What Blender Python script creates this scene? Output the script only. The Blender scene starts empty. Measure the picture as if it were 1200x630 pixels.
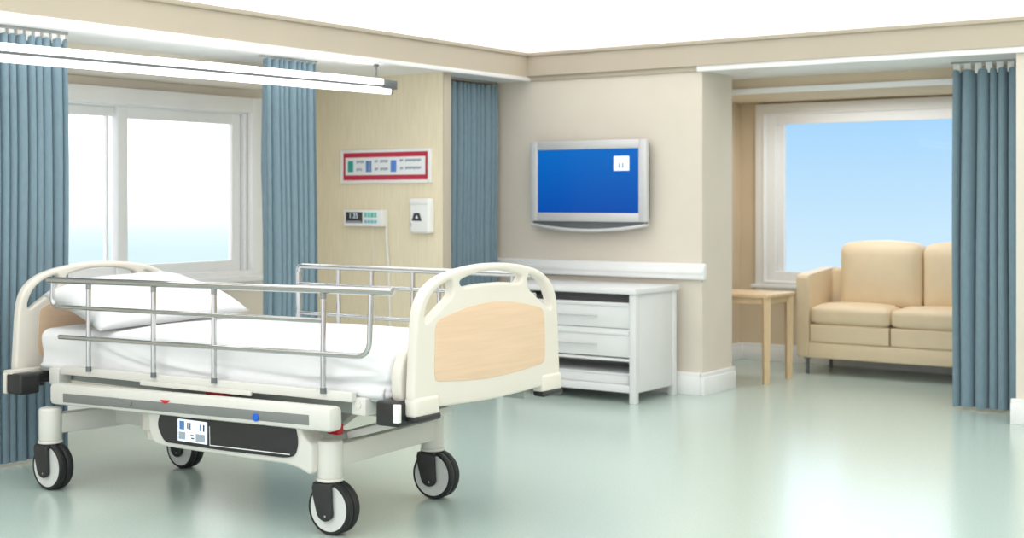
import bpy, bmesh, math, random
from mathutils import Vector, Matrix, noise
random.seed(7)
PI = math.pi
C = bpy.context.scene.collection
sc = bpy.context.scene

# ------------------------------------------------------------------ materials
def lin(c):
    return tuple(((v/255)/12.92 if v/255 <= .04045 else ((v/255+.055)/1.055)**2.4) for v in c)
def mat(name, rgb, rough=.5, metal=0., spec=.5, coat=0., noise_amt=0., noise_scale=20., stretch=(1,1,1), bump=0., bump_scale=60., emit=None, estr=0., sheen=0., dark=None):
    m = bpy.data.materials.new(name); m.use_nodes = True
    nt = m.node_tree; b = nt.nodes['Principled BSDF']
    col = lin(rgb)
    b.inputs['Base Color'].default_value = (*col, 1)
    b.inputs['Roughness'].default_value = rough
    b.inputs['Metallic'].default_value = metal
    b.inputs['Specular IOR Level'].default_value = spec
    b.inputs['Coat Weight'].default_value = coat
    if sheen:
        b.inputs['Sheen Weight'].default_value = sheen
    tc = nt.nodes.new('ShaderNodeTexCoord')
    mp = nt.nodes.new('ShaderNodeMapping'); mp.inputs['Scale'].default_value = stretch
    nt.links.new(tc.outputs['Object'], mp.inputs['Vector'])
    if noise_amt:
        n = nt.nodes.new('ShaderNodeTexNoise'); n.inputs['Scale'].default_value = noise_scale; n.inputs['Detail'].default_value = 5
        nt.links.new(mp.outputs[0], n.inputs['Vector'])
        r = nt.nodes.new('ShaderNodeValToRGB')
        lo = lin(dark) if dark else tuple(v*(1-noise_amt) for v in col)
        hi = tuple(min(1, v*(1+noise_amt*.6)) for v in col)
        r.color_ramp.elements[0].position = .3; r.color_ramp.elements[1].position = .7
        r.color_ramp.elements[0].color = (*lo, 1); r.color_ramp.elements[1].color = (*hi, 1)
        nt.links.new(n.outputs['Fac'], r.inputs['Fac']); nt.links.new(r.outputs['Color'], b.inputs['Base Color'])
    if bump:
        n2 = nt.nodes.new('ShaderNodeTexNoise'); n2.inputs['Scale'].default_value = bump_scale; n2.inputs['Detail'].default_value = 3
        nt.links.new(mp.outputs[0], n2.inputs['Vector'])
        bp = nt.nodes.new('ShaderNodeBump'); bp.inputs['Strength'].default_value = bump; bp.inputs['Distance'].default_value = .004
        nt.links.new(n2.outputs['Fac'], bp.inputs['Height']); nt.links.new(bp.outputs[0], b.inputs['Normal'])
    if emit:
        b.inputs['Emission Color'].default_value = (*lin(emit), 1); b.inputs['Emission Strength'].default_value = estr
    return m

M = {}
M['wall'] = mat('beige_wall_paint', (229,219,206), .75, spec=.2, noise_amt=.03, noise_scale=3, bump=.05, bump_scale=180)
M['wall_tan'] = mat('tan_wall_paint', (222,204,178), .75, spec=.2, noise_amt=.03, noise_scale=3)
M['beam'] = mat('beam_paint', (197,185,168), .6, spec=.25, noise_amt=.02, noise_scale=2)
M['white_trim'] = mat('white_trim_paint', (247,247,247), .4, spec=.4, noise_amt=.02, noise_scale=4)
M['ceiling'] = mat('white_ceiling_added_glow', (250,250,250), .8, spec=.2, noise_amt=.01, noise_scale=4, emit=(255,254,252), estr=1.12)  # plain white ceiling; glow added to whiten it and light the room
M['floor'] = mat('green_vinyl_floor', (191,207,200), .22, spec=.8, noise_amt=.07, noise_scale=95, bump=.03, bump_scale=160)
M['grain'] = mat('pale_grain_panel', (244,231,203), .55, spec=.3, noise_amt=.07, noise_scale=22, stretch=(4.5,4.5,.22))
M['curtain'] = mat('blue_curtain_cloth', (127,150,163), .85, spec=.15, noise_amt=.06, noise_scale=60, stretch=(1,1,.3), bump=.12, bump_scale=260, sheen=.2)
M['hook'] = mat('white_hook_plastic', (240,240,238), .4, noise_amt=.02)
M['track'] = mat('grey_track_metal', (150,152,152), .35, metal=.6, noise_amt=.03)
M['cream'] = mat('cream_plastic', (227,221,211), .32, spec=.5, coat=.15, noise_amt=.015, noise_scale=6)
M['metal_cream'] = mat('cream_powder_coat', (224,222,216), .38, spec=.5, noise_amt=.02, noise_scale=8)
M['bed_grey'] = mat('grey_bed_steel', (176,182,178), .45, spec=.4, metal=.1, noise_amt=.04, noise_scale=10)
M['strip'] = mat('dark_grey_strip', (128,131,129), .45, noise_amt=.04)
M['black'] = mat('black_plastic', (38,38,40), .38, noise_amt=.06)
M['rubber'] = mat('black_rubber', (28,30,32), .55, noise_amt=.08)
M['chrome'] = mat('polished_chrome', (196,197,199), .09, metal=1., noise_amt=.02)
M['beech'] = mat('beech_veneer', (231,201,172), .42, spec=.4, noise_amt=.06, noise_scale=3, stretch=(1,1.0,22))
M['linen'] = mat('white_linen', (238,238,240), .85, spec=.15, noise_amt=.012, noise_scale=30, bump=.05, bump_scale=300, sheen=.1)
M['wheel'] = mat('light_grey_wheel', (222,224,222), .4, noise_amt=.03)
M['red'] = mat('red_plastic', (204,26,42), .4, noise_amt=.04)
M['blue'] = mat('blue_plastic', (30,100,210), .35, noise_amt=.04)
M['white_plastic'] = mat('white_plastic', (244,244,243), .35, noise_amt=.015)
M['white_cab'] = mat('white_lacquer', (235,235,236), .35, noise_amt=.015, noise_scale=5)
M['silver'] = mat('brushed_silver', (216,216,218), .35, metal=.2, noise_amt=.03, noise_scale=40, stretch=(.3,1,6))
M['silver_dark'] = mat('dark_silver', (112,116,120), .4, metal=.4, noise_amt=.04)
M['sofa'] = mat('beige_leather', (231,211,180), .48, spec=.4, noise_amt=.03, noise_scale=9, bump=.06, bump_scale=90)
M['oak'] = mat('pale_oak_wood', (228,199,160), .5, noise_amt=.09, noise_scale=7, stretch=(1.5,7,1.5))
M['crimson'] = mat('crimson_panel', (196,20,62), .4, noise_amt=.03)
M['label'] = mat('white_label', (243,245,248), .45, noise_amt=.01)
M['teal'] = mat('teal_print', (42,160,150), .45, noise_amt=.03)
M['print_blue'] = mat('blue_print', (82,135,195), .45, noise_amt=.03)
M['print_cobalt'] = mat('cobalt_print', (88,140,222), .45, noise_amt=.03)
M['print_grey'] = mat('grey_print', (168,180,194), .45, noise_amt=.03)
M['print_dark'] = mat('dark_print', (44,54,66), .45, noise_amt=.03)
M['key_teal'] = mat('teal_key', (110,205,192), .45, noise_amt=.03)
M['key_blue'] = mat('pale_blue_key', (120,195,215), .45, noise_amt=.03)
M['lcd'] = mat('lit_blue_screen', (2,20,50), .35, spec=.2, emit=(8,92,182), estr=1.0)
M['lcd_white'] = mat('lit_white_screen', (230,236,245), .3, emit=(225,236,250), estr=.55)
M['lcd_text'] = mat('lit_digits', (200,220,230), .3, emit=(190,215,225), estr=.5)
M['tube'] = mat('lit_lamp_diffuser', (255,255,255), .4, emit=(255,254,250), estr=3.5)
# brighter colour variation across the television picture
nt = M['lcd'].node_tree; b = nt.nodes['Principled BSDF']
tc = nt.nodes.new('ShaderNodeTexCoord'); sx = nt.nodes.new('ShaderNodeSeparateXYZ'); rp = nt.nodes.new('ShaderNodeValToRGB')
nt.links.new(tc.outputs['Generated'], sx.inputs[0]); nt.links.new(sx.outputs['Z'], rp.inputs[0]); nt.links.new(rp.outputs[0], b.inputs['Emission Color'])
rp.color_ramp.elements[0].color = (*lin((0,74,168)),1); rp.color_ramp.elements[1].color = (*lin((0,104,192)),1)

g = bpy.data.materials.new('window_glass'); g.use_nodes = True; nt = g.node_tree
for n in list(nt.nodes): nt.nodes.remove(n)
out = nt.nodes.new('ShaderNodeOutputMaterial'); mx = nt.nodes.new('ShaderNodeMixShader'); mx.inputs[0].default_value = .006
tr = nt.nodes.new('ShaderNodeBsdfTransparent'); gl = nt.nodes.new('ShaderNodeBsdfGlossy'); gl.inputs['Roughness'].default_value = .02
nt.links.new(tr.outputs[0], mx.inputs[1]); nt.links.new(gl.outputs[0], mx.inputs[2]); nt.links.new(mx.outputs[0], out.inputs[0])
M['glass'] = g

# ------------------------------------------------------------------ mesh helper
class MB:
    def __init__(s): s.bm = bmesh.new()
    def _merge(s, t, mtx=None):
        me = bpy.data.meshes.new('t'); 
        if mtx is not None: bmesh.ops.transform(t, matrix=mtx, verts=t.verts)
        t.to_mesh(me); t.free(); s.bm.from_mesh(me); bpy.data.meshes.remove(me)
    def box(s, x0, x1, y0, y1, z0, z1, bev=0., seg=2, mtx=None):
        t = bmesh.new(); bmesh.ops.create_cube(t, size=1)
        bmesh.ops.transform(t, matrix=Matrix.Translation(((x0+x1)/2,(y0+y1)/2,(z0+z1)/2)) @ Matrix.Diagonal((x1-x0,y1-y0,z1-z0,1)), verts=t.verts)
        if bev: bmesh.ops.bevel(t, geom=t.edges[:], offset=min(bev, .49*min(x1-x0,y1-y0,z1-z0)), segments=seg, profile=.5, affect='EDGES')
        s._merge(t, mtx); return s
    def bar(s, p, q, w, h, bev=.004):
        """rectangular bar from p to q, w wide (sideways), h high"""
        p, q = Vector(p), Vector(q); d = q-p; L = d.length; d.normalize()
        up = Vector((0,0,1)) if abs(d.z) < .9 else Vector((0,1,0))
        side = up.cross(d).normalized(); up = d.cross(side)
        mtx = Matrix.Translation((p+q)/2) @ Matrix((d, side, up)).transposed().to_4x4()
        return s.box(-L/2, L/2, -w/2, w/2, -h/2, h/2, bev, mtx=mtx)
    def cyl(s, p, q, r, n=24, r2=None, bev=0.):
        p, q = Vector(p), Vector(q); d = q-p
        t = bmesh.new(); bmesh.ops.create_cone(t, cap_ends=True, segments=n, radius1=r, radius2=r if r2 is None else r2, depth=d.length)
        if bev:
            es = [e for e in t.edges if any(len(f.verts) > 4 for f in e.link_faces)]
            bmesh.ops.bevel(t, geom=es, offset=bev, segments=3, profile=.5, affect='EDGES')
        s._merge(t, Matrix.Translation((p+q)/2) @ d.to_track_quat('Z','Y').to_matrix().to_4x4()); return s
    def tube(s, pts, r, n=14, fillet=0., rx=1.):
        pts = [Vector(p) for p in pts]
        if fillet:
            o = [pts[0]]
            for i in range(1, len(pts)-1):
                a, b_, c = pts[i-1], pts[i], pts[i+1]
                u, v = (a-b_), (c-b_); f = min(fillet, u.length*.48, v.length*.48)
                p0, p1 = b_+u.normalized()*f, b_+v.normalized()*f
                for k in range(9):
                    tt = k/8; o.append(p0*(1-tt)**2 + b_*2*tt*(1-tt) + p1*tt*tt)
            o.append(pts[-1]); pts = o
        rings = []; prev = None
        for i, p in enumerate(pts):
            d = (pts[min(i+1,len(pts)-1)]-pts[max(i-1,0)]).normalized()
            if prev is None:
                ref = Vector((0,0,1)) if abs(d.z) < .9 else Vector((0,1,0))
                u = ref.cross(d).normalized()
            else: u = (prev - d*prev.dot(d)).normalized()
            prev = u; w = d.cross(u)
            rings.append([s.bm.verts.new(p + (u*math.cos(2*PI*k/n)*rx + w*math.sin(2*PI*k/n))*r) for k in range(n)])
        for a, b_ in zip(rings, rings[1:]):
            for k in range(n): s.bm.faces.new((a[k], a[(k+1)%n], b_[(k+1)%n], b_[k]))
        s.bm.faces.new(rings[0][::-1]); s.bm.faces.new(rings[-1]); return s
    def lathe(s, prof, centre, axis='Z', n=40):
        """prof: list of (radius, height along axis), closed loop around the axis"""
        rings = []
        for k in range(n):
            a = 2*PI*k/n; ring = []
            for r, h in prof:
                v = (r*math.cos(a), r*math.sin(a), h)
                if axis == 'Y': v = (v[0], v[2], v[1])
                ring.append(s.bm.verts.new(Vector(centre)+Vector(v)))
            rings.append(ring)
        m = len(prof)
        for k in range(n):
            a, b_ = rings[k], rings[(k+1)%n]
            for i in range(m): s.bm.faces.new((a[i], a[(i+1)%m], b_[(i+1)%m], b_[i]))
        bmesh.ops.remove_doubles(s.bm, verts=s.bm.verts, dist=1e-5)
        return s
    def mesh(s, me): s.bm.from_mesh(me); bpy.data.meshes.remove(me); return s
    def build(s, name, m, parent=None, org=None, smooth=35):
        bmesh.ops.recalc_face_normals(s.bm, faces=s.bm.faces)
        if org is None and parent is not None: org = parent.get('_o') or parent.location
        if org is not None:
            o3 = Vector(org); bmesh.ops.translate(s.bm, vec=-o3, verts=s.bm.verts)
        me = bpy.data.meshes.new(name); s.bm.to_mesh(me); s.bm.free()
        me.materials.append(m)
        if smooth:
            for p in me.polygons: p.use_smooth = True
            me.set_sharp_from_angle(angle=math.radians(smooth))
        o = bpy.data.objects.new(name, me); C.objects.link(o)
        if parent is not None: o.parent = parent; ORG[o.name] = Vector(org)
        elif org is not None: o.location = org; ORG[o.name] = Vector(org)
        return o
ORG = {}
def thing(name, label, cat, loc, group=None):
    o = bpy.data.objects.new(name, None); C.objects.link(o); o.location = loc; o.empty_display_size = .1
    o['label'] = label; o['category'] = cat
    if group: o['group'] = group
    ORG[o.name] = Vector(loc); return o
def part(mb, name, m, parent, label=None, smooth=35):
    o = mb.build(name, m, parent, ORG[parent.name], smooth)
    if label: o['label'] = label
    return o
def struct(mb, name, m, parent=None, smooth=35):
    if parent is not None: return part(mb, name, m, parent, None, smooth)
    o = mb.build(name, m, None, None, smooth); o['kind'] = 'structure'; ORG[o.name] = Vector((0,0,0)); return o
def spline(pts, sub=6):
    """closed Catmull-Rom resample of a 2D loop"""
    n = len(pts); o = []
    for i in range(n):
        p0, p1, p2, p3 = (Vector(pts[(i+k-1)%n]) for k in range(4))
        for k in range(sub):
            t = k/sub
            o.append(.5*((2*p1)+(-p0+p2)*t+(2*p0-5*p1+4*p2-p3)*t*t+(-p0+3*p1-3*p2+p3)*t**3))
    return o
def rnd(pts, r, k=5):
    """closed polygon with rounded corners"""
    n = len(pts); o = []
    for i in range(n):
        a, b_, c = Vector(pts[i-1]), Vector(pts[i]), Vector(pts[(i+1)%n])
        u, v = a-b_, c-b_; f = min(r, u.length*.45, v.length*.45)
        p0, p1 = b_+u.normalized()*f, b_+v.normalized()*f
        for j in range(k+1):
            t = j/k; o.append(p0*(1-t)**2 + b_*2*t*(1-t) + p1*t*t)
    return o
def plate(loops, thick, bev, plane, at):
    """a plate with holes: loops are 2D outlines; plane 'YZ' stands at x=at, 'XZ' at y=at"""
    cu = bpy.data.curves.new('p', 'CURVE'); cu.dimensions = '2D'; cu.fill_mode = 'BOTH'
    cu.extrude = max(0, thick/2-bev); cu.bevel_depth = bev; cu.bevel_resolution = 3; cu.offset = -bev
    for lp in loops:
        sp = cu.splines.new('POLY'); sp.points.add(len(lp)-1); sp.use_cyclic_u = True
        for i, p in enumerate(lp): sp.points[i].co = (p[0], p[1], 0, 1)
    o = bpy.data.objects.new('p', cu); C.objects.link(o)
    dg = bpy.context.evaluated_depsgraph_get(); me = bpy.data.meshes.new_from_object(o.evaluated_get(dg))
    bpy.data.objects.remove(o); bpy.data.curves.remove(cu)
    if plane == 'YZ': mt = Matrix(((0,0,1,at),(1,0,0,0),(0,1,0,0),(0,0,0,1)))
    else: mt = Matrix(((1,0,0,0),(0,0,-1,at),(0,1,0,0),(0,0,0,1)))
    me.transform(mt)
    mb = MB(); mb.mesh(me); bmesh.ops.remove_doubles(mb.bm, verts=mb.bm.verts, dist=1e-5); return mb
def text(s, size, x, y, z):
    """raised lettering facing -Y, centred on x, z"""
    cu = bpy.data.curves.new('t', 'FONT'); cu.body = s; cu.size = size; cu.extrude = .0008; cu.align_x = 'CENTER'; cu.align_y = 'CENTER'
    o = bpy.data.objects.new('t', cu); C.objects.link(o)
    dg = bpy.context.evaluated_depsgraph_get(); me = bpy.data.meshes.new_from_object(o.evaluated_get(dg))
    bpy.data.objects.remove(o); bpy.data.curves.remove(cu)
    me.transform(Matrix(((1,0,0,x),(0,0,-1,y),(0,1,0,z),(0,0,0,1)))); mb = MB(); return mb.mesh(me)

# ------------------------------------------------------------------ room
YT, XL, ZS, ZC = 9.18, -6.309, 2.395, 2.615          # back wall, left beam face, soffit, ceiling
WX, WY = -7.72, 11.5                                  # window walls
struct(MB().box(-8.2, 2.5, -1.5, 12.0, -.12, 0), 'floor', M['floor'])
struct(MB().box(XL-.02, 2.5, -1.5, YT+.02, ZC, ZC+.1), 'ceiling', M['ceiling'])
struct(MB().box(-7.9, -4.771, YT, 9.67, 0, ZS+.2), 'wall_back', M['wall'])
struct(MB().box(-2.511, 2.5, YT, 9.67, 0, ZS+.2), 'wall_right', M['wall'])
struct(MB().box(2.5, 2.6, -1.5, 12.0, 0, 2.7), 'wall_far_right', M['wall'])
# left window wall with its opening
y0, y1, z0, z1 = 5.2, 7.43, .885, 2.115
struct(MB().box(WX-.18, WX, -1.5, y0, 0, 2.6).box(WX-.18, WX, y1, 9.2, 0, 2.6).box(WX-.18, WX, y0, y1, 0, z0).box(WX-.18, WX, y0, y1, z1, 2.6), 'wall_left', M['wall'])
struct(MB().box(WX-.1, -6.395, 8.15, 8.235, 0, ZS+.02), 'wall_headboard', M['grain'])
struct(MB().box(-6.394, -6.384, 8.148, 8.237, 0, ZS, .002), 'trim_1', M['beam'])
# soffits over the two window bays
struct(MB().box(-8.0, XL-.03, -1.5, YT+.05, ZS, ZS+.05), 'trim_2', M['white_trim'])
struct(MB().box(WX-.05, -7.05, -1.5, 7.42, 2.275, ZS+.01), 'trim_3', M['wall'])
struct(MB().box(-5.75, 2.5, YT+.03, 12.0, ZS, ZS+.05), 'trim_4', M['white_trim'])
struct(MB().box(-5.75, 2.5, 10.0, 12.0, 2.315, ZS+.01), 'trim_5', M['wall_tan'])
struct(MB().box(-5.75, 2.5, 9.965, 10.01, 2.275, 2.316, .004), 'trim_6', M['white_trim'])
# beams with a small crown at the ceiling and a white edge below
struct(MB().box(XL-.05, XL, -1.5, YT+.01, ZS+.025, ZC+.05), 'trim_7', M['beam'])
struct(MB().box(XL-.05, XL+.022, -1.5, YT-.02, ZC-.028, ZC+.02, .008), 'trim_8', M['beam'])
struct(MB().box(XL-.06, XL+.012, -1.5, YT+.0, ZS-.004, ZS+.027, .004), 'trim_9', M['white_trim'])
struct(MB().box(XL-.05, 2.5, YT-.045, YT+.05, ZS+.035, ZC+.05), 'trim_10', M['beam'])
struct(MB().box(XL-.02, 2.5, YT-.067, YT+.05, ZC-.028, ZC+.02, .008), 'trim_11', M['beam'])
struct(MB().box(XL-.02, -4.80, YT-.02, YT+.05, ZS-.002, ZS+.04, .004), 'trim_12', M['beam'])
struct(MB().box(-4.80, 2.5, YT-.035, YT+.05, ZS-.006, ZS+.036, .004), 'trim_13', M['white_trim'])
# right window bay
xa, xb, za, zb = -5.252, -2.75, .71, 2.235
struct(MB().box(-5.77, xa, WY, WY+.18, 0, 2.6).box(xb, 2.5, WY, WY+.18, 0, 2.6).box(xa, xb, WY, WY+.18, 0, za).box(xa, xb, WY, WY+.18, zb, 2.6), 'wall_window_bay', M['wall_tan'])
struct(MB().box(-5.75, -5.59, 9.6, WY+.02, 0, 2.5), 'wall_bay_side', M['wall_tan'])
# baseboards: body with a small cap
def baseboard(name, x0, x1, y0, y1, h=.165):
    struct(MB().box(x0, x1, y0, y1, 0, h-.03, .003).box(x0+(.006 if x1-x0 < .05 else 0), x1-(.006 if x1-x0 < .05 else 0), y0+(.006 if y1-y0 < .05 else 0), y1-(.006 if y1-y0 < .05 else 0), h-.034, h, .004), name, M['white_trim'])
baseboard('baseboard_back', -7.7, -4.776, YT-.03, YT+.01)
baseboard('baseboard_pier', -4.7755, -4.741, YT-.03, 9.68)
baseboard('baseboard_bay', -5.6, -2.0, WY-.03, WY+.01, .15)
baseboard('baseboard_bay_side', -5.6, -5.56, 9.7, WY, .15)
baseboard('baseboard_right', -2.541, 2.5, YT-.03, YT+.01)
baseboard('baseboard_left', WX-.01, WX+.03, 2.0, 8.1, .10)
baseboard('baseboard_headboard', -7.7, -6.36, 8.12, 8.16, .10)
# chair rail on the back wall: a top-level setting piece
struct(MB().box(-6.68, -4.735, YT-.045, YT+.01, .852, .972, .016, 3).box(-6.68, -4.74, YT-.052, YT+.0, .895, .93, .006), 'trim_14', M['white_trim'])

# windows -----------------------------------------------------------
w1 = thing('window_1', '', '', (WX, 6.3, .9)); del w1['label'], w1['category']; w1['kind'] = 'structure'
def frame_yz(mb, y0, y1, z0, z1, w, x0, x1, bev=.006):
    mb.box(x0, x1, y0, y0+w, z0, z1, bev); mb.box(x0, x1, y1-w, y1, z0, z1, bev)
    mb.box(x0, x1, y0+w-.004, y1-w+.004, z0, z0+w, bev); mb.box(x0, x1, y0+w-.004, y1-w+.004, z1-w, z1, bev); return mb
mb = MB(); frame_yz(mb, 5.10, 7.555, .80, 2.215, .115, WX-.01, WX+.05, .012)
part(mb, 'window_casing', M['white_trim'], w1)
part(MB().box(WX-.02, WX+.10, 5.05, 7.6, .83, .875, .01), 'window_sill', M['white_trim'], w1)
mb = MB(); frame_yz(mb, 5.2, 7.435, .88, 2.12, .03, WX-.17, WX+.0, .003)
part(mb, 'window_lining', M['white_trim'], w1)
for a, b_ in ((5.225, 6.33), (6.25, 7.395)):
    s_ = part(frame_yz(MB(), a, b_, .905, 2.095, .075 if a < 6 else .085, WX-.115 + (.04 if a > 6 else 0), WX-.07 + (.04 if a > 6 else 0)), 'sash', M['white_trim'], w1)
    xg = WX-.095 + (.04 if a > 6 else 0)
    part(MB().box(xg, xg+.006, a+.06, b_-.06, .965, 2.04), 'pane', M['glass'], s_)
part(MB().box(WX-.112, WX-.075, 6.188, 6.204, .965, 2.04, .003), 'glazing_bar', M['white_trim'], w1)
w2 = thing('window_2', '', '', (-4.0, WY, .7)); del w2['label'], w2['category']; w2['kind'] = 'structure'
def frame_xz(mb, x0, x1, z0, z1, w, y0, y1, bev=.006):
    mb.box(x0, x0+w, y0, y1, z0, z1, bev); mb.box(x1-w, x1, y0, y1, z0, z1, bev)
    mb.box(x0+w-.004, x1-w+.004, y0, y1, z0, z0+w, bev); mb.box(x0+w-.004, x1-w+.004, y0, y1, z1-w, z1, bev); return mb
mb = MB(); frame_xz(mb, -5.425, -2.6, .62, 2.30, .10, WY-.045, WY+.01, .012); frame_xz(mb, -5.345, -2.68, .70, 2.22, .018, WY-.06, WY, .006); frame_xz(mb, -5.335, -2.69, .705, 2.215, .10, WY-.02, WY+.02, .006)
part(mb, 'window_casing', M['white_trim'], w2)
part(MB().box(-5.45, -2.58, WY-.09, WY+.02, .655, .69, .01), 'window_sill', M['white_trim'], w2)
s_ = part(frame_xz(MB(), -5.26, -2.74, .70, 2.24, .085, WY+.02, WY+.08), 'sash', M['white_trim'], w2)
part(MB().box(-5.18, -2.82, WY+.045, WY+.051, .78, 2.16), 'pane', M['glass'], s_)

# ------------------------------------------------------------------ curtains
def curtain(label, axis, fixed, a, b_, ztop, npl, amp, zhook, zbot=.02, seed=1, trackz=None, hooks=True):
    """a pleated curtain hanging along X or Y between a and b_ at the fixed other coordinate"""
    loc = ((a+b_)/2, fixed, 0) if axis == 'X' else (fixed, (a+b_)/2, 0)
    t = thing('curtain', label, 'curtain', loc, 'blue ceiling hung curtains')
    sgn = 1 if axis == 'Y' else -1
    rr = random.Random(seed); ph = [rr.uniform(-.5,.5) for _ in range(npl+2)]
    nu, nv = npl*14, 26; mb = MB(); rows = {}
    for side in (0, 1):
        for j in range(nv+1):
            v = j/nv; z = zbot + (ztop-zbot)*v
            for i in range(nu+1):
                u = i/nu; k = u*npl
                w = k + .16*math.sin(2*PI*k/3.3+ph[1]) + .05*math.sin(3.1*v+ph[2]+k)
                A = amp*(1-.35*v**6)*(.8+.35*noise.noise(Vector((k*.7+seed*3, v*.8, 0))))
                d = sgn*(A*(2*abs(math.cos(PI*w))**.6-1) + .006*math.sin(2.2*v*PI+seed))
                s = a + (b_-a)*u**(1.0 if axis == 'Y' else .86) + .010*math.sin(2*PI*w)*(1-.4*v)
                off = (.0035 if side else 0)
                zz = z
                if j == nv: zz = z - .012*(.5-.5*math.cos(2*PI*w*1.0))
                co = (s, fixed+d+off, zz) if axis == 'X' else (fixed+d+off, s, zz)
                rows[side, j, i] = mb.bm.verts.new(co)
    for j in range(nv):
        for i in range(nu):
            for side in (0, 1):
                f = [rows[side,j,i], rows[side,j,i+1], rows[side,j+1,i+1], rows[side,j+1,i]]
                mb.bm.faces.new(f if side else f[::-1])
    rim = [(0,i) for i in range(nu)] + [(j,nu) for j in range(nv)] + [(nv,i) for i in range(nu,0,-1)] + [(j,0) for j in range(nv,0,-1)]
    for q in range(len(rim)):
        p, r = rim[q], rim[(q+1)%len(rim)]
        mb.bm.faces.new((rows[0,*p], rows[0,*r], rows[1,*r], rows[1,*p]))
    part(mb, 'cloth', M['curtain'], t, smooth=80)
    tz = trackz or zhook
    mb = MB()
    if axis == 'X': mb.box(a-.02, b_+.02, fixed-.012, fixed+.012, tz, ZS+.002, .003)
    else: mb.box(fixed-.012, fixed+.012, a-.02, b_+.02, tz, ZS+.002, .003)
    part(mb, 'track', M['track'], t, 'grey metal curtain track')
    if hooks:
        for i in range(npl+1):
            s = a + (b_-a)*(i+.25)/(npl+.5); mb = MB()
            x, y = (s, fixed) if axis == 'X' else (fixed, s)
            w = (b_-a)/npl*.30
            if axis == 'X': mb.box(x-w, x+w, y-.006, y+.006, ztop-.03, tz+.002, .004).box(x-w*.4, x+w*.4, y-.010, y+.010, ztop-.015, ztop+.005, .003)
            else: mb.box(x-.006, x+.006, y-w, y+w, ztop-.03, tz+.002, .004).box(x-.010, x+.010, y-w*.4, y+w*.4, ztop-.015, ztop+.005, .003)
            part(mb, 'hook', M['hook'], t, 'white curtain glider')
    return t
curtain('blue pleated curtain at the far left, behind the head of the bed', 'Y', -6.6, 4.20, 4.945, 2.352, 13, .046, 2.376, seed=3)
curtain('blue pleated curtain between the left window and the wood grain wall panel', 'Y', -6.6, 6.49, 6.985, 2.382, 9, .046, 2.386, seed=5, hooks=False)
curtain('blue pleated curtain in the corner between wood grain panel and television wall', 'Y', -6.6, 8.47, 9.09, 2.362, 10, .042, 2.376, seed=8, hooks=False)
curtain('blue pleated curtain at the right, drawn back beside the sofa', 'X', 9.62, -3.05, -2.50, 2.342, 7, .060, 2.384, seed=11)

# ------------------------------------------------------------------ pendant light
PX = -6.40
pl = thing('pendant_light', 'long white linear pendant lamp hung on a thin rod over the bed', 'ceiling light', (PX, 5.2, ZS))
def pz(y): return -.008*(7.5-y)
part(MB().bar((PX,2.6,2.242+pz(2.6)), (PX,7.54,2.242), .09, .016, .003).box(PX-.05, PX+.05, 7.435, 7.57, 2.226, 2.288, .003), 'housing', M['silver_dark'], pl, 'grey metal lamp body with end cap')
part(MB().bar((PX,2.6,2.272+pz(2.6)), (PX,7.44,2.272), .076, .044, .012), 'upper_diffuser', M['tube'], pl, 'lit white upper strip')
part(MB().cyl((PX+.01,2.6,2.213+pz(2.6)), (PX+.01,7.53,2.213), .021), 'lamp_tube', M['tube'], pl, 'lit white lower tube')
part(MB().cyl((PX+.01,7.528,2.213), (PX+.01,7.548,2.213), .0215), 'tube_cap', M['black'], pl, 'black tube end cap')
for y in (7.40, 3.4):
    part(MB().cyl((PX, y, 2.28+pz(y)), (PX, y, ZS+.001), .006, 10).cyl((PX, y, ZS-.016), (PX, y, ZS+.001), .016, 16).cyl((PX, y, 2.285+pz(y)), (PX, y, 2.30+pz(y)), .011, 12), 'rod', M['silver_dark'], pl)

# ------------------------------------------------------------------ television
tv = thing('television', 'silver flat television with a bright blue picture on the wall', 'television', (-5.70, YT, 1.25))
tx0, tx1, tz0, tz1, ty = -6.227, -5.174, 1.275, 1.90, 9.05
o_ = frame_xz(MB(), tx0, tx1, tz0, tz1, .068, ty, ty+.05, .008)
part(o_, 'bezel', M['silver'], tv)
part(MB().box(tx0+.02, tx1-.02, ty+.03, ty+.10, tz0+.02, tz1-.02, .012).box(-5.95, -5.45, ty+.09, YT+.001, 1.45, 1.75, .004), 'back_case', M['silver_dark'], tv, 'dark grey back case')
scn = part(MB().box(tx0+.064, tx1-.064, ty+.012, ty+.02, tz0+.064, tz1-.064), 'screen', M['lcd'], tv, 'lit blue screen')
part(MB().box(-5.46, -5.325, ty+.006, ty+.014, 1.665, 1.775, .002), 'picture_inset', M['lcd_white'], scn, 'white square in the picture corner')
part(MB().box(-5.415, -5.402, ty+.004, ty+.010, 1.685, 1.725).box(-5.385, -5.372, ty+.004, ty+.010, 1.685, 1.725), 'inset_mark', M['print_grey'], scn)
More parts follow.
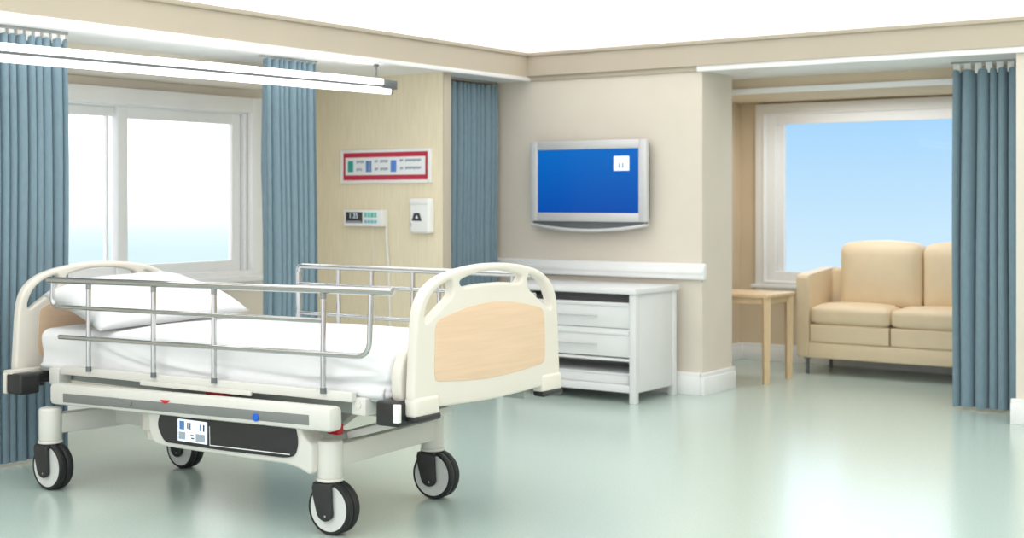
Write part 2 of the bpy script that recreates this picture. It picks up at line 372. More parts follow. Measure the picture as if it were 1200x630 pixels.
# bowed speaker bar under the screen
mb = MB(); n = 24; rows = []
for i in range(n+1):
    u = i/n; x = tx0+.004 + (tx1-tx0-.008)*u; sag = .045*(1-(2*u-1)**2); dep = .02*(1-(2*u-1)**2)
    zt, zb2 = tz0-.012-sag*.95, tz0-.034-sag
    rows.append([mb.bm.verts.new((x, yy, zz)) for yy, zz in ((ty-dep, zt), (ty-dep-.004, zb2+.012), (ty-dep+.006, zb2), (ty+.05, zb2+.006), (ty+.05, zt))])
for a_, b_ in zip(rows, rows[1:]):
    for k in range(5): mb.bm.faces.new((a_[k], a_[(k+1)%5], b_[(k+1)%5], b_[k]))
mb.bm.faces.new(rows[0]); mb.bm.faces.new(rows[-1])
part(mb, 'speaker_bar', M['silver'], tv, 'bowed silver bar under the screen')
mb = MB(); rows = []
for i in range(n+1):
    u = i/n; x = tx0+.02 + (tx1-tx0-.04)*u; sag = .045*(1-(2*u-1)**2)
    rows.append([mb.bm.verts.new((x, yy, zz)) for yy, zz in ((ty+.016, tz0+.004), (ty+.016, tz0-.02-sag*.95), (ty+.055, tz0-.02-sag*.95), (ty+.055, tz0+.004))])
for a_, b_ in zip(rows, rows[1:]):
    for k in range(4): mb.bm.faces.new((a_[k], a_[(k+1)%4], b_[(k+1)%4], b_[k]))
mb.bm.faces.new(rows[0]); mb.bm.faces.new(rows[-1])
part(mb, 'speaker_grille', M['silver_dark'], tv, 'dark grey gap above the bar')

# ------------------------------------------------------------------ fittings on the wood grain wall
PY = 8.15
sg = thing('wall_sign', 'white framed crimson sign with a white label strip on the wood grain wall', 'sign', (-6.94, PY, 1.70))
part(frame_xz(MB(), -7.393, -6.493, 1.572, 1.832, .024, PY-.032, PY, .004), 'frame', M['white_plastic'], sg)
part(MB().box(-7.375, -6.51, PY-.022, PY-.004, 1.59, 1.815), 'red_panel', M['crimson'], sg, 'crimson backing panel')
strip = part(MB().box(-7.345, -6.545, PY-.027, PY-.02, 1.634, 1.772, .003), 'label_strip', M['label'], sg, 'white label strip')
sy0, sy1 = PY-.0295, PY-.026
def bx(x0, x1, z0, z1, name, m, par, ya=sy0, yb=sy1): return part(MB().box(x0, x1, ya, yb, z0, z1), name, m, par, smooth=0)
bx(-7.315, -7.262, 1.660, 1.745, 'teal_block', M['teal'], strip)
bx(-7.130, -7.100, 1.658, 1.745, 'blue_block', M['print_blue'], strip); bx(-7.093, -7.075, 1.658, 1.745, 'blue_block', M['print_blue'], strip)
bx(-6.880, -6.825, 1.657, 1.746, 'cobalt_block', M['print_cobalt'], strip)
mb = MB()
for (x0, x1, zc, n) in ((-7.228, -7.150, 1.735, 5), (-7.228, -7.170, 1.676, 4), (-7.040, -7.005, 1.738, 3), (-6.985, -6.905, 1.738, 5), (-7.040, -7.005, 1.678, 3), (-6.985, -6.905, 1.678, 6), (-6.79, -6.755, 1.742, 3), (-6.735, -6.58, 1.742, 12), (-6.785, -6.755, 1.682, 3), (-6.735, -6.58, 1.684, 12)):
    w = (x1-x0)/n; mb = MB()
    for i in range(n): mb.box(x0+i*w, x0+i*w+w*.78, sy0, sy1, zc-.010+.003*((i*7)%3), zc+.012)
    part(mb, 'print', M['print_grey'], strip, 'small grey print', 0)

mo = thing('wall_monitor', 'small white monitor box with dark display under the crimson sign', 'monitor', (-7.125, PY, 1.30))
part(MB().box(-7.321, -6.928, PY-.075, PY, 1.238, 1.368, .008, 3), 'case', M['white_plastic'], mo)
my = PY-.0775
dsp = part(MB().box(-7.295, -7.125, my, my+.004, 1.265, 1.348, .002), 'display', M['black'], mo, 'black display')
part(text('1.35', .055, -7.215, my-.0005, 1.318), 'digits', M['lcd_text'], dsp, 'pale lit digits', 0)
bx(-7.285, -7.135, 1.270, 1.279, 'status_line', M['print_grey'], dsp, my-.001, my+.001)
for i in range(4):
    x = -7.105 + i*.033
    part(MB().box(x, x+.026, my-.001, my+.004, 1.308, 1.346, .002), 'key', M['key_teal'], mo, 'teal key')
    part(MB().box(x, x+.026, my-.001, my+.004, 1.264, 1.288, .002), 'key', M['key_blue'], mo, 'pale blue key')
part(MB().tube([(-6.93,PY-.02,1.25),(-6.93,PY-.02,1.15),(-6.915,PY-.012,.95),(-6.90,PY-.012,.5),(-6.90,PY-.006,.30)], .0075, 8, .06), 'cable', M['white_plastic'], mo)
part(MB().tube([(-7.07,PY-.02,1.25),(-7.07,PY-.012,1.15),(-7.068,PY-.012,.8),(-7.06,PY-.006,.30)], .003, 8, .05), 'cable', M['white_plastic'], mo)

so = thing('soap_dispenser', 'white wall dispenser with a black mark, right of the small monitor', 'dispenser', (-6.56, PY, 1.19))
part(MB().box(-6.662, -6.47, PY-.075, PY+.004, 1.192, 1.456, .022, 4), 'housing', M['white_plastic'], so)
part(MB().box(-6.658, -6.474, PY-.079, PY-.06, 1.405, 1.452, .012, 3), 'lid', M['white_plastic'], so)
dy = PY-.0765
part(plate([rnd([(-6.632,1.285),(-6.612,1.345),(-6.56,1.345),(-6.538,1.285)], .008), rnd([(-6.598,1.303),(-6.592,1.326),(-6.578,1.326),(-6.572,1.303)], .004)], .003, .0004, 'XZ', dy), 'emblem', M['print_dark'], so, 'black tapered mark with a white centre')
part(MB().box(-6.648, -6.638, dy-.001, dy+.003, 1.24, 1.275, .001), 'indicator', M['print_grey'], so)

# ------------------------------------------------------------------ dresser
X0, X1, Y0, Y1 = -6.15, -4.94, 8.49, 9.10
dr = thing('dresser', 'white dresser with two drawers and an open bottom shelf beside the bed foot', 'dresser', ((X0+X1)/2, Y1, 0))
part(MB().box(X0-.015, X1+.015, Y0-.02, Y1+.02, .775, .815, .006), 'top', M['white_cab'], dr)
for x in (X0, X1-.05):
    for y in (Y0, Y1-.05):
        part(MB().box(x, x+.05, y, y+.05, 0, .776, .004), 'leg', M['white_cab'], dr)
for x in (X0+.008, X1-.030):
    part(MB().box(x, x+.022, Y0+.045, Y1-.045, .075, .776, .002), 'side_panel', M['white_cab'], dr)
part(MB().box(X0+.02, X1-.02, Y1-.03, Y1-.015, .08, .776), 'back_panel', M['white_cab'], dr)
for z in (.075, .295, .505):
    part(MB().box(X0+.03, X1-.03, Y0+.008, Y1-.02, z, z+(.05 if z < .1 else .02), .004), 'shelf', M['white_cab'], dr)
for z0, z1 in ((.325, .495), (.53, .700)):
    d = part(MB().box(X0+.055, X1-.055, Y0+.012, Y0+.03, z0, z1, .004).box(X0+.055, X1-.055, Y0+.02, Y1-.06, z0, z0+.012).box(X0+.055, X0+.067, Y0+.02, Y1-.06, z0, z1).box(X1-.067, X1-.055, Y0+.02, Y1-.06, z0, z1).box(X0+.055, X1-.055, Y1-.072, Y1-.06, z0, z1)
             .box(X0+.055, X1-.055, Y0+.004, Y0+.032, z1-.014, z1+.012, .004), 'drawer', M['white_cab'], dr)
    part(MB().tube([(-5.80,Y0+.014,z0+.085),(-5.80,Y0-.014,z0+.085),(-5.265,Y0-.014,z0+.085),(-5.265,Y0+.014,z0+.085)], .006, 10, .012), 'handle', M['silver'], d, 'slim metal bar handle')
st = thing('storage_tray', 'shallow white tray lying on the bottom shelf of the dresser', 'tray', (-5.5, 8.8, .125))
part(MB().box(-6.0, -5.02, Y0+.05, Y1-.10, .125, .195, .012), 'body', M['white_cab'], st)
part(MB().box(-6.005, -5.015, Y0+.045, Y1-.095, .19, .205, .006), 'lid', M['white_cab'], st)

# ------------------------------------------------------------------ side table
tb = thing('side_table', 'pale wooden side table left of the beige sofa', 'table', (-4.95, 10.35, 0))
TX0, TX1, TY0, TY1 = -5.30, -4.615, 9.99, 10.50
part(MB().box(TX0, TX1, TY0, TY1, .672, .700, .006), 'tabletop', M['oak'], tb)
part(MB().box(TX0+.03, TX1-.03, TY0+.03, TY0+.05, .625, .673).box(TX0+.03, TX1-.03, TY1-.05, TY1-.03, .625, .673).box(TX0+.03, TX0+.05, TY0+.04, TY1-.04, .625, .673).box(TX1-.05, TX1-.03, TY0+.04, TY1-.04, .625, .673), 'apron', M['oak'], tb)
for x, y in ((TX0+.055, TY0+.055), (TX1-.04, TY0+.04), (TX0+.055, TY1-.055), (TX1-.04, TY1-.04)):
    part(MB().cyl((x,y,0), (x,y,.673), .026*1.2, 4, .034*1.2), 'leg', M['oak'], tb, smooth=20).data.transform(Matrix.Identity(4))

# ------------------------------------------------------------------ sofa
SX0, SY0, SY1 = -4.735, 10.80, 11.44
so2 = thing('sofa', 'beige two seat leather sofa under the right window', 'sofa', (-3.85, 11.1, 0))
SX1 = -2.95
def cushion(x0, x1, y0, y1, z0, z1, bev, puff_axis, puff, top_bow=0.):
    t = bmesh.new(); bmesh.ops.create_cube(t, size=1)
    bmesh.ops.subdivide_edges(t, edges=t.edges[:], cuts=9, use_grid_fill=True)
    mb = MB(); sx_, sy_, sz_ = x1-x0, y1-y0, z1-z0
    for v in t.verts:
        u = v.co*2
        p = Vector((u.x*sx_/2, u.y*sy_/2, u.z*sz_/2))
        # rounded box
        q = Vector((max(-sx_/2+bev, min(sx_/2-bev, p.x)), max(-sy_/2+bev, min(sy_/2-bev, p.y)), max(-sz_/2+bev, min(sz_/2-bev, p.z))))
        d = p-q
        if d.length > 0: p = q + d.normalized()*bev
        k = [1-u.x**2, 1-u.y**2, 1-u.z**2]
        if puff_axis == 'Z': p.z += puff*max(0,k[0])**.6*max(0,k[1])**.6*(1 if u.z > 0 else -.3)*abs(u.z)
        else: p.y += -puff*max(0,k[0])**.6*max(0,k[2])**.6*(1 if u.y < 0 else -.3)*abs(u.y)
        if top_bow and u.z > 0: p.z += top_bow*(1-u.x**2)*u.z
        v.co = p + Vector(((x0+x1)/2,(y0+y1)/2,(z0+z1)/2))
    mb._merge(t); return mb
part(MB().box(SX0, SX1, SY0+.01, SY1, .135, .265, .015, 3), 'base', M['sofa'], so2)
for x0, tw in ((SX0, .105), (SX1-.105, .105)):
    arm = MB(); t = bmesh.new()
    prof = [(SY0, .135), (SY0-.005, .80), (SY0+.02, .822), (SY1-.08, .865), (SY1, .86), (SY1, .135)]
    pr = rnd(prof, .03)
    a_ = [t.verts.new((x0, p[0], p[1])) for p in pr]; b2 = [t.verts.new((x0+tw, p[0], p[1])) for p in pr]
    t.faces.new(a_[::-1]); t.faces.new(b2)
    for i in range(len(pr)): t.faces.new((a_[i], a_[(i+1)%len(pr)], b2[(i+1)%len(pr)], b2[i]))
    es = [e for e in t.edges if abs(e.verts[0].co.x-e.verts[1].co.x) < 1e-6]
    bmesh.ops.bevel(t, geom=es, offset=.018, segments=3, profile=.5, affect='EDGES'); arm._merge(t)
    part(arm, 'armrest', M['sofa'], so2, smooth=50)
part(MB().box(SX0+.09, SX1-.09, SY1-.14, SY1, .2, .86, .03, 3), 'back_frame', M['sofa'], so2)
mid = -3.945
for x0, x1 in ((SX0+.107, mid-.004), (mid+.004, SX1-.107)):
    part(cushion(x0, x1, SY0+.0, SY1-.22, .415, .565, .045, 'Z', .03), 'seat_cushion', M['sofa'], so2, smooth=60)
    part(cushion(x0, x1, SY0+.008, SY1-.22, .262, .42, .02, 'Z', .0), 'seat_box', M['sofa'], so2, smooth=60)
for x0, x1 in ((-4.50, -3.80), (-3.792, -3.10)):
    part(cushion(x0, x1, SY1-.31, SY1-.08, .535, 1.075, .06, 'Y', .05, .03), 'back_cushion', M['sofa'], so2, smooth=60)
for x in (SX0+.07, SX1-.07):
    for y in (SY0+.06, SY1-.08):
        part(MB().cyl((x,y,0), (x,y,.14), .016, 16).cyl((x,y,.125), (x,y,.14), .03, 16), 'leg', M['silver_dark'], so2, 'short metal leg')

# ------------------------------------------------------------------ hospital bed
YC = 4.96
bed = thing('hospital_bed', 'cream adjustable hospital bed with chrome side rails and castors', 'hospital bed', (-5.0, YC, 0))
def tilt(x): return .012*(x+4.85)                      # the lying surface sits a touch higher at the foot
half = [(.0,1.166),(.10,1.163),(.19,1.155),(.28,1.142),(.365,1.122),(.43,1.093),(.478,1.055),(.508,1.010),(.524,.955),(.534,.86),(.542,.72),(.547,.640),(.541,.606),(.522,.582),(.49,.574),(.36,.572),(.18,.566),(.0,.562)]
def end_board(name, x, dz, sgn, yc):
    o = [(yc+a, z+dz) for a, z in half] + [(yc-a, z+dz) for a, z in half[-2:0:-1]]
    top = spline([(yc+a, z+dz) for a, z in ((-.228,1.099),(-.12,1.125),(.0,1.132),(.12,1.125),(.228,1.099),(.205,1.071),(.10,1.077),(0,1.078),(-.10,1.077),(-.205,1.071))], 5)
    holes = [top]
    for s in (-1, 1):
        holes.append(spline([(yc+s*a, z+dz) for a, z in ((.288,1.100),(.345,1.092),(.408,1.062),(.452,1.014),(.474,.960),(.462,.936),(.408,.966),(.338,1.008),(.286,1.046))], 5))
    b_ = part(plate([spline(o, 4)] + holes, .052, .014, 'YZ', x), name, M['cream'], bed, 'cream moulded bed end with grip openings', 50)
    pan = spline([(yc+a, z+dz) for a, z in ((-.30,.949+.012),(-.17,.984),(0,.995),(.17,.984),(.30,.961),(.375,.945),(.405,.915),(.412,.83),(.414,.72),(.395,.686),(.33,.678),(.17,.665),(0,.66),(-.17,.665),(-.33,.678),(-.395,.686),(-.414,.72),(-.412,.83),(-.405,.915),(-.375,.945))], 5)
    for side in (-1, 1):
        part(plate([pan], .006, .0015, 'YZ', x+side*.0255), 'wood_panel', M['beech'], b_, 'beech veneer inset')
    for s in (-1, 1):
        yy = yc+s*.468
        part(MB().box(x-.034, x+.036, yy-.078, yy+.085, .545+dz, .630+dz, .018, 4), 'corner_block', M['cream'], b_)
        part(MB().box(x-.03, x+.038, yy-.074, yy+.09, .525+dz, .555+dz, .012, 3), 'corner_bumper', M['black'], b_, 'black corner pad')
    return b_
end_board('footboard', -3.65, 0, 1, 4.975)
end_board('headboard', -6.27, -.058, -1, 4.93)

# mattress and pillow are things of their own
mt = thing('mattress', 'white sheeted mattress lying on the hospital bed', 'mattress', (-4.95, YC, .6))
t = bmesh.new(); bmesh.ops.create_cube(t, size=1)
mx0, mx1, my0, my1, mz0, mz1 = -6.165, -3.768, 4.465, 5.46, .597, .795
nx, ny, nz = 150, 40, 26
t.free(); t = bmesh.new(); vs = {}
def mv(i, j, k):
    key = (i, j, k)
    if key in vs: return vs[key]
    sx_, sy_, sz_ = mx1-mx0, my1-my0, mz1-mz0
    u, v, w = i/nx*2-1, j/ny*2-1, k/nz*2-1
    p = Vector((u*sx_/2, v*sy_/2, w*sz_/2)); bv = .040
    q = Vector((max(-sx_/2+bv, min(sx_/2-bv, p.x)), max(-sy_/2+bv, min(sy_/2-bv, p.y)), max(-sz_/2+.02, min(sz_/2-bv, p.z))))
    d = p-q
    if d.length > 0: p = q + Vector((d.x, d.y, d.z*(1 if d.z > 0 else bv/.02))).normalized()*(bv if d.z >= 0 else .02+.035*(1-abs(d.normalized().z)))
    x, y, z = p.x+(mx0+mx1)/2, p.y+(my0+my1)/2, p.z+(mz0+mz1)/2
    topw = max(0, w)
    z += topw*(.022*(1-v*v)*(1-u*u*.5) + .006*noise.noise(Vector((x*2.2, y*2.2, 1))))
    # folds in the hanging side of the sheet
    if v < -.9:
        f = (.007+.016*max(0,min(1,(x+5.8)/.5)))*noise.noise(Vector((x*1.5+z*4.5, z*7, 5))) + .008*math.sin((x*1.2+z*9)*3)
        y += f*(1-abs(w))
        crease = math.exp(-((z-(.655+.02*math.sin(x*2.1)+.035*max(0,(x+4.3))))/.012)**2)
        y += .018*crease*max(0,min(1,(x+5.35)/.8))
        for x0, x1, za, zb, d in ((-5.75,-5.05,.745,.625,.020), (-5.55,-4.75,.72,.618,.016), (-4.35,-3.78,.640,.690,.018), (-4.15,-3.78,.735,.70,.012)):
            tt = (x-x0)/(x1-x0)
            if 0 < tt < 1:
                zc = za+(zb-za)*(1-(1-tt)**2 if zb < za else tt*tt); dz_ = p.z+(mz0+mz1)/2 - zc
                y += d*math.sin(PI*tt)*math.exp(-(dz_/.014)**2) - .6*d*math.sin(PI*tt)*math.exp(-((dz_-.024)/.018)**2)
    if u > .96:
        x += -.02*(1-w)*.5
    z += tilt(x)
    vs[key] = t.verts.new((x, y, z)); return vs[key]
for i in range(nx):
    for j in range(ny):
        t.faces.new((mv(i,j,nz), mv(i+1,j,nz), mv(i+1,j+1,nz), mv(i,j+1,nz)))
        t.faces.new((mv(i,j,0), mv(i,j+1,0), mv(i+1,j+1,0), mv(i+1,j,0)))
for i in range(nx):
    for k in range(nz):
        t.faces.new((mv(i,0,k), mv(i+1,0,k), mv(i+1,0,k+1), mv(i,0,k+1)))
        t.faces.new((mv(i,ny,k), mv(i,ny,k+1), mv(i+1,ny,k+1), mv(i+1,ny,k)))
for j in range(ny):
    for k in range(nz):
        t.faces.new((mv(0,j,k), mv(0,j,k+1), mv(0,j+1,k+1), mv(0,j+1,k)))
        t.faces.new((mv(nx,j,k), mv(nx,j+1,k), mv(nx,j+1,k+1), mv(nx,j,k+1)))
mb = MB(); mb._merge(t); part(mb, 'sheet', M['linen'], mt, smooth=180)
# the turned-in hem of the sheet along the near side
pts = [(-6.05+i*.08, 4.452+.004*math.sin(i*1.1), .648+tilt(-6.05+i*.08)+.014*math.sin(i*.33)) for i in range(29)]

pi_ = thing('pillow', 'plump white pillow leaning on the headboard', 'pillow', (-5.9, 4.93, .85))
mb = MB(); n, m_ = 36, 28; gv = {}
A = Vector((-6.20, 0, .925)); B = Vector((-5.60, 0, .780))           # upper and lower edge of the slope
along = (B-A); nrm = Vector((-along.z, 0, along.x)).normalized(); nrm = nrm if nrm.z > 0 else -nrm
for side in (1, -1):
    for i in range(n+1):
        for j in range(m_+1):
            u, v = i/n*2-1, j/m_*2-1                          # u across the bed, v down the slope
            pin = 1 - .05*(1-u*u)*abs(v)**3 ; pin2 = 1 - .04*(1-v*v)*abs(u)**3
            th = (max(0,1-abs(u)**3.2)*max(0,1-abs(v)**3.2))**.5
            hgt = .135*th*(1 + .10*noise.noise(Vector((u*1.7, v*1.7, side*3+9)))) + .010*th*noise.noise(Vector((u*5, v*3, side)))
            p = A + along*((v*pin+1)/2) + Vector((0, 4.925-.012*(v+1)+u*(.425+.04*(v+1))*pin2, 0)) + nrm*(hgt*(1.0 if side > 0 else .35) + .035)
            p.z -= .012*(1-u)*.5 - .02*max(0, u)
            edge = i in (0, n) or j in (0, m_)
            if side < 0 and edge: gv[side,i,j] = gv[1,i,j]
            else: gv[side,i,j] = mb.bm.verts.new(p)
    for i in range(n):
        for j in range(m_):
            f = (gv[side,i,j], gv[side,i+1,j], gv[side,i+1,j+1], gv[side,i,j+1])
            mb.bm.faces.new(f if side > 0 else f[::-1])
part(mb, 'pillowcase', M['linen'], pi_, smooth=180)

# deck and frame
def tb_(x, z): return z + tilt(x) 
d_ = part(MB().bar((-5.92,4.43,tb_(-5.92,.597)), (-3.955,4.43,tb_(-3.955,.597)), .035, .042, .006), 'deck_rail', M['metal_cream'], bed)
part(MB().bar((-5.30,4.408,tb_(-5.30,.574)), (-4.55,4.408,tb_(-4.55,.574)), .012, .022, .003), 'rail_guide', M['metal_cream'], d_)
d_ = part(MB().bar((-5.92,5.47,tb_(-5.92,.597)), (-3.955,5.47,tb_(-3.955,.597)), .035, .042, .006), 'deck_rail', M['metal_cream'], bed)
mb = MB().bar((-6.17,4.96,tb_(-6.17,.588)), (-3.74,4.96,tb_(-3.74,.588)), .98, .02, .004)
part(mb, 'deck', M['bed_grey'], bed, 'grey steel mattress deck')
part(plate([rnd([(4.425,.59),(4.420,.74),(4.47,.825),(5.44,.825),(5.47,.74),(5.465,.60)], .06)], .056, .016, 'YZ', -3.722), 'mattress_stop', M['cream'], bed)
# inner chassis
for y in (4.56, 5.36):
    part(MB().box(-6.22, -3.70, y-.03, y+.03, .515, .575, .006), 'frame_rail', M['bed_grey'], bed)
for x, dz in ((-6.12,0), (-5.1,0), (-4.5,0), (-3.80,.05)):
    part(MB().box(x-.03, x+.03, 4.55, 5.37, .505+dz, .565+dz, .006), 'frame_crossbar', M['bed_grey'], bed)
part(MB().box(-3.98, -3.90, 4.44, 4.52, .53, .605, .006).cyl((-3.94,4.435,.575),(-3.94,4.445,.575),.016), 'rail_bracket', M['metal_cream'], bed)
part(MB().box(-6.05, -5.97, 4.44, 4.52, .50, .585, .006), 'rail_bracket', M['metal_cream'], bed)
# black end bumpers on the near corners
for x0, x1, z0, y0 in ((-3.80, -3.672, .508, 4.385), (-6.205, -6.085, .455, 4.295)):
    part(MB().box(x0, x1, y0, y0+.12, z0, z0+.105, .014, 3).box(x0+.03, x1-.02, y0+.10, 4.57, z0+.05, z0+.10, .006), 'end_bumper', M['black'], bed, 'black corner bumper')
part(MB().box(-6.235, -6.205, 4.295, 4.44, .455, .56, .006).box(-6.235,-6.16,4.30,4.44,.55,.575,.006), 'bumper_bracket', M['cream'], bed)
part(MB().box(-3.697, -3.668, 4.376, 4.40, .528, .605, .004), 'bumper_bracket', M['white_plastic'], bed)

# near side beam with its dark strip
def zb_(x): return .505 + .012*(x+4.95)
xs0, xs1 = -5.905, -4.005
sb = part(MB().bar((xs0,4.375,zb_(xs0)-.018), (xs1,4.375,zb_(xs1)), .085, .106, .022), 'side_beam', M['metal_cream'], bed)
part(MB().bar((-5.79,4.333,zb_(-5.79)-.030), (-4.125,4.333,zb_(-4.125)-.008), .006, .044, .002), 'beam_strip', M['strip'], sb, 'dark grey strip along the beam')
for x, nm, m_2, r in ((-5.28, 'lock_button', 'strip', .011), (-4.44, 'release_button', 'blue', .018)):
    part(MB().cyl((x,4.337,zb_(x)-.02), (x,4.322,zb_(x)-.02), r, 20, bev=.003), nm, M[m_2], sb, 'blue round button' if m_2 == 'blue' else 'grey round button')
part(plate([rnd([(-5.075,zb_(-5.07)+.012),(-5.00,zb_(-5.0)+.014),(-5.035,zb_(-5.03)-.006)], .006)], .004, .001, 'XZ', 4.331), 'arrow_mark', M['red'], sb, 'red arrow mark')
part(MB().box(-5.45, -5.37, 4.330, 4.335, zb_(-5.4)-.002, zb_(-5.4)+.014, .001), 'maker_plate', M['wheel'], sb)
part(MB().box(-4.90, -4.78, 4.45, 4.50, .525, .56, .008), 'brake_tab', M['red'], bed, 'red tab above the side beam')
part(MB().box(-4.20, -4.13, 4.52, 4.56, .415, .465, .008), 'brake_tab', M['red'], bed, 'red tab behind the side beam')
# control housing under the beam
body = rnd([(-5.215,.48),(-5.205,.345),(-5.165,.293),(-5.06,.288),(-4.50,.290),(-4.30,.293),(-4.22,.280),(-4.155,.255),(-4.150,.390),(-4.185,.41),(-4.215,.44),(-4.22,.49)], .03)
cp = part(plate([body], .12, .014, 'XZ', 4.435), 'control_housing', M['metal_cream'], bed, None, 50)
face = rnd([(-5.115,.447),(-5.135,.385),(-5.085,.312),(-4.70,.313),(-4.30,.322),(-4.245,.335),(-4.225,.395),(-4.245,.468),(-4.7,.456)], .03)
part(plate([face], .012, .003, 'XZ', 4.372), 'control_panel', M['black'], cp, 'black control panel')
part(MB().bar((-4.775,4.3655,.415),(-4.772,4.3655,.328),.002,.004,0).bar((-4.773,4.3655,.329),(-4.27,4.3655,.340),.002,.004,0), 'panel_line', M['white_plastic'], cp, 'thin white line')
part(MB().box(-4.985, -4.79, 4.360, 4.368, .330, .432, .003), 'screen', M['lcd_white'], cp, 'lit control screen')
for x0, x1, z0, z1, mm in ((-4.970,-4.938,.385,.424,'print_blue'), (-4.918,-4.911,.390,.420,'print_dark'), (-4.902,-4.895,.388,.420,'print_dark'), (-4.835,-4.828,.388,.418,'print_blue'), (-4.812,-4.803,.388,.418,'print_dark'), (-4.975,-4.930,.340,.374,'print_grey'), (-4.895,-4.872,.360,.366,'print_dark'), (-4.890,-4.872,.347,.353,'print_dark'), (-4.86,-4.80,.338,.374,'print_grey')):
    part(MB().box(x0, x1, 4.3585, 4.361, z0, z1), 'screen_icon', M[mm], cp, None, 0)
ac = part(MB().box(-5.335, -5.20, 4.44, 4.60, .33, .47, .012).box(-5.32, -5.215, 4.46, 4.60, .285, .34, .008), 'actuator_housing', M['cream'], bed)
part(MB().cyl((-5.27,4.445,.40),(-5.27,4.432,.40),.030, 28, bev=.004), 'actuator_cap', M['metal_cream'], ac)
part(MB().box(-5.20, -4.55, 4.55, 4.80, .34, .50, .02), 'motor_box', M['bed_grey'], bed)

# base: columns, cross beams and castors
legs = ((-4.125, 4.465), (-5.909, 4.345), (-4.215, 5.29), (-5.80, 5.11))
for x, y in legs:
    part(MB().cyl((x,y,.238), (x,y,.405), .056, 36, bev=.012).cyl((x,y,.228), (x,y,.242), .060, 36, bev=.005), 'leg_column', M['metal_cream'], bed)
part(MB().bar((-4.125,4.49,.335), (-4.21,5.27,.335), .07, .10, .008), 'cross_beam', M['metal_cream'], bed)
part(MB().bar((-5.905,4.37,.325), (-5.805,5.09,.325), .07, .10, .008), 'cross_beam', M['metal_cream'], bed)
part(MB().bar((-5.84,4.72,.33), (-4.17,4.85,.33), .07, .08, .008), 'base_beam', M['metal_cream'], bed)
for x in (-5.45, -4.35):
    part(MB().bar((x-.22,4.9,.33), (x+.10,4.9,.54), .07, .05, .008), 'lift_arm', M['metal_cream'], bed)
part(MB().bar((-4.17,4.62,.40), (-3.86,4.98,.50), .05, .035, .006), 'foot_lever', M['metal_cream'], bed)
def castor(x, y, swing):
    R = Matrix.Translation((x,y,0)) @ Matrix.Rotation(swing, 4, 'Z')
    off = .022; rw = .116; cz = rw
    def rot(mb): bmesh.ops.transform(mb.bm, matrix=R, verts=mb.bm.verts); return mb
    # hood and slanted fork plate in front of the wheel
    fk = MB().cyl((0,0,.205), (0,0,.232), .045, 28, bev=.006)
    hood = plate([rnd([(-.058,.222),(-.050,.165),(-.022,.075),(.0+.02,.058),(.058,.080),(.052,.15),(.050,.222)], .03)], .018, .005, 'XZ', -.052)
    me = bpy.data.meshes.new('t'); hood.bm.to_mesh(me); hood.bm.free(); fk.mesh(me)
    fk.box(-.055, .050, -.058, .05, .205, .226, .008); fk.cyl((off,-.05,cz), (off,.05,cz), .016, 16)
    f = part(rot(fk), 'castor', M['black'], bed, 'black castor fork')
    part(rot(MB().cyl((off-.0,-.063,cz-.03), (off,-.058,cz-.03), .005, 12)), 'axle_cap', M['chrome'], f)
    for s in (-1, 1):
        c = s*.021
        w = .019
        part(rot(MB().lathe([(.100,-w),(rw-.006,-w),(rw,-w*.5),(rw,w*.5),(rw-.006,w),(.100,w)], (off,c,cz), 'Y', 56)), 'tyre', M['rubber'], f, 'black rubber tyre')
        part(rot(MB().lathe([(.004,-w+.004),(.03,-w+.001),(.09,-w+.003),(.1015,-w+.001),(.1015,w-.001),(.09,w-.003),(.03,w-.001),(.004,w-.004)], (off,c,cz), 'Y', 56)), 'wheel', M['wheel'], f, 'light grey wheel disc')
for (x, y), a in zip(legs, (.05, .0, .05, -.05)): castor(x, y, a)

# side rails
def zr(x): return 1.0655 + .0118*(x+3.713)
RY = 4.40
sr = part(MB().tube([(-6.0,RY,zr(-6.0)), (-3.715,RY,zr(-3.715))], .0165, 16), 'side_rail', M['chrome'], bed, 'chrome side rail nearest the camera')
def zm(x): return .905 + .0118*(x+5.96)
def zl(x): return .754 + .0168*(x+5.908)
part(MB().tube([(-5.965,RY,zr(-5.965)-.01), (-5.972,RY,zm(-5.97)), (-4.109,RY,zm(-4.109))], .0115, 12, .05), 'middle_bar', M['chrome'], sr)
part(MB().tube([(-5.91,RY,zl(-5.91)), (-3.845,RY,zl(-3.845)), (-3.835,RY,zr(-3.84)-.01)], .0120, 12, .07), 'lower_bar', M['chrome'], sr)
for x in (-5.686, -5.204, -4.788, -4.109):
    p = part(MB().tube([(x,RY+.004,zr(x)-.008), (x,RY+.004,tb_(x,.612))], .0125, 14), 'rail_post', M['chrome'], sr)
    part(MB().cyl((x,RY+.004,tb_(x,.605)), (x,RY+.004,tb_(x,.630)), .0138, 14), 'post_collar', M['silver_dark'], sr, 'dark grey collar at the foot of a rail post')
    part(MB().cyl((x,RY+.004,zr(x)-.040), (x,RY+.004,zr(x)-.014), .0138, 14), 'post_collar', M['track'], sr, 'grey collar under the top rail')
FY = 5.45
sr = part(MB().tube([(-5.265,FY,.80), (-5.265,FY,1.09), (-3.70,FY,1.09)], .0155, 16, .035), 'side_rail', M['chrome'], bed, 'chrome side rail on the far side')
part(MB().tube([(-5.26,FY,.993), (-3.72,FY,.993)], .0115, 12), 'middle_bar', M['chrome'], sr)
part(MB().tube([(-5.26,FY,.838), (-3.72,FY,.832)], .0105, 12), 'lower_bar', M['chrome'], sr)
for x in (-4.975, -4.47, -4.30, -3.85):
    part(MB().tube([(x,FY,1.085), (x,FY,.60)], .012, 14), 'rail_post', M['chrome'], sr)
part(MB().tube([(-4.745,FY,1.085), (-4.745,FY,.993)], .012, 14), 'rail_post', M['chrome'], sr)

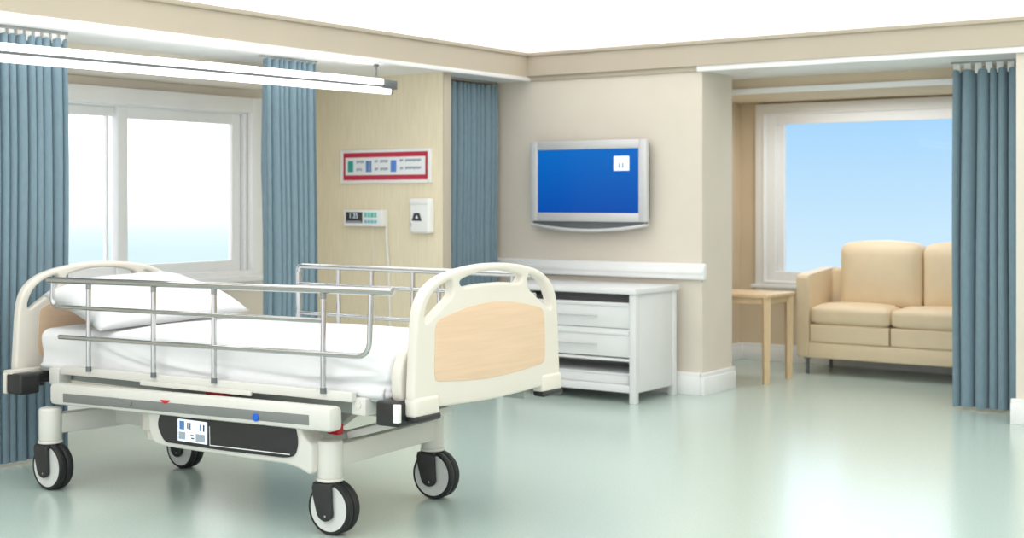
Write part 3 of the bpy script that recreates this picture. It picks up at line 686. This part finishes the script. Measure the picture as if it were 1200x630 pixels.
# ------------------------------------------------------------------ sky, lamps, camera
w = bpy.data.worlds.new('sky'); sc.world = w; w.use_nodes = True; nt = w.node_tree
for n in list(nt.nodes): nt.nodes.remove(n)
out = nt.nodes.new('ShaderNodeOutputWorld'); bg = nt.nodes.new('ShaderNodeBackground'); nt.links.new(bg.outputs[0], out.inputs[0])
tc = nt.nodes.new('ShaderNodeTexCoord'); sp = nt.nodes.new('ShaderNodeSeparateXYZ'); nt.links.new(tc.outputs['Generated'], sp.inputs[0])
def rampn(src, lo, hi, c0, c1, smooth=False):
    m = nt.nodes.new('ShaderNodeMapRange'); m.inputs['From Min'].default_value = lo; m.inputs['From Max'].default_value = hi
    if smooth: m.interpolation_type = 'SMOOTHSTEP'
    nt.links.new(src, m.inputs['Value'])
    x = nt.nodes.new('ShaderNodeMix'); x.data_type = 'RGBA'
    nt.links.new(m.outputs[0], x.inputs['Factor'])
    for k, c in ((6, c0), (7, c1)):
        if isinstance(c, tuple): x.inputs[k].default_value = (*c, 1)
        else: nt.links.new(c, x.inputs[k])
    return x.outputs[2]
blue = rampn(sp.outputs['Z'], -.06, .07, lin((216,242,255)), lin((164,215,255)))
hazy = rampn(sp.outputs['Z'], -.04, .06, lin((226,251,255)), (2.6,2.6,2.6), True)
front = rampn(sp.outputs['X'], -.62, -.48, hazy, blue, True)
room = rampn(sp.outputs['Y'], .0, .35, (1.5,1.5,1.55), front, True)      # brightness added behind the viewer as fill through the open back
nt.links.new(room, bg.inputs['Color']); bg.inputs['Strength'].default_value = 1.0

def area(name, loc, sx_, sy_, power, rot=(0,0,0), col=(1,1,1)):
    l = bpy.data.lights.new(name, 'AREA'); l.shape = 'RECTANGLE'; l.size = sx_; l.size_y = sy_; l.energy = power; l.color = col
    o = bpy.data.objects.new(name, l); C.objects.link(o); o.location = loc; o.rotation_euler = rot; return o
area('bay_fill_light', (-4.2, 10.7, 2.27), 1.6, .8, 20)  # unseen lamp added under the soffit to brighten the bay and sofa

sl = bpy.data.lights.new('hazy_sun', 'SUN'); sl.energy = .38; sl.angle = math.radians(34); sl.color = (1, .98, .95)
so_ = bpy.data.objects.new('hazy_sun', sl); C.objects.link(so_); so_.rotation_euler = Vector((.26,-.90,-.36)).to_track_quat('-Z','Y').to_euler()
f, th = 1626., math.atan(1150/1626.)
cam = bpy.data.cameras.new('camera'); co = bpy.data.objects.new('camera', cam); C.objects.link(co)
cam.sensor_width = 36; cam.sensor_fit = 'HORIZONTAL'; cam.lens = 36*f/1200; cam.shift_y = -(315-233)/1200
co.location = (0, 0, 1.45); co.rotation_euler = (PI/2, 0, th)
cam.dof.use_dof = True; cam.dof.focus_distance = 6.3; cam.dof.aperture_fstop = 2.6
cam.clip_end = 200
sc.camera = co
sc.view_settings.view_transform = 'Standard'; sc.view_settings.look = 'None'; sc.view_settings.gamma = 1; sc.view_settings.use_curve_mapping = False
sc.view_settings.exposure = 0
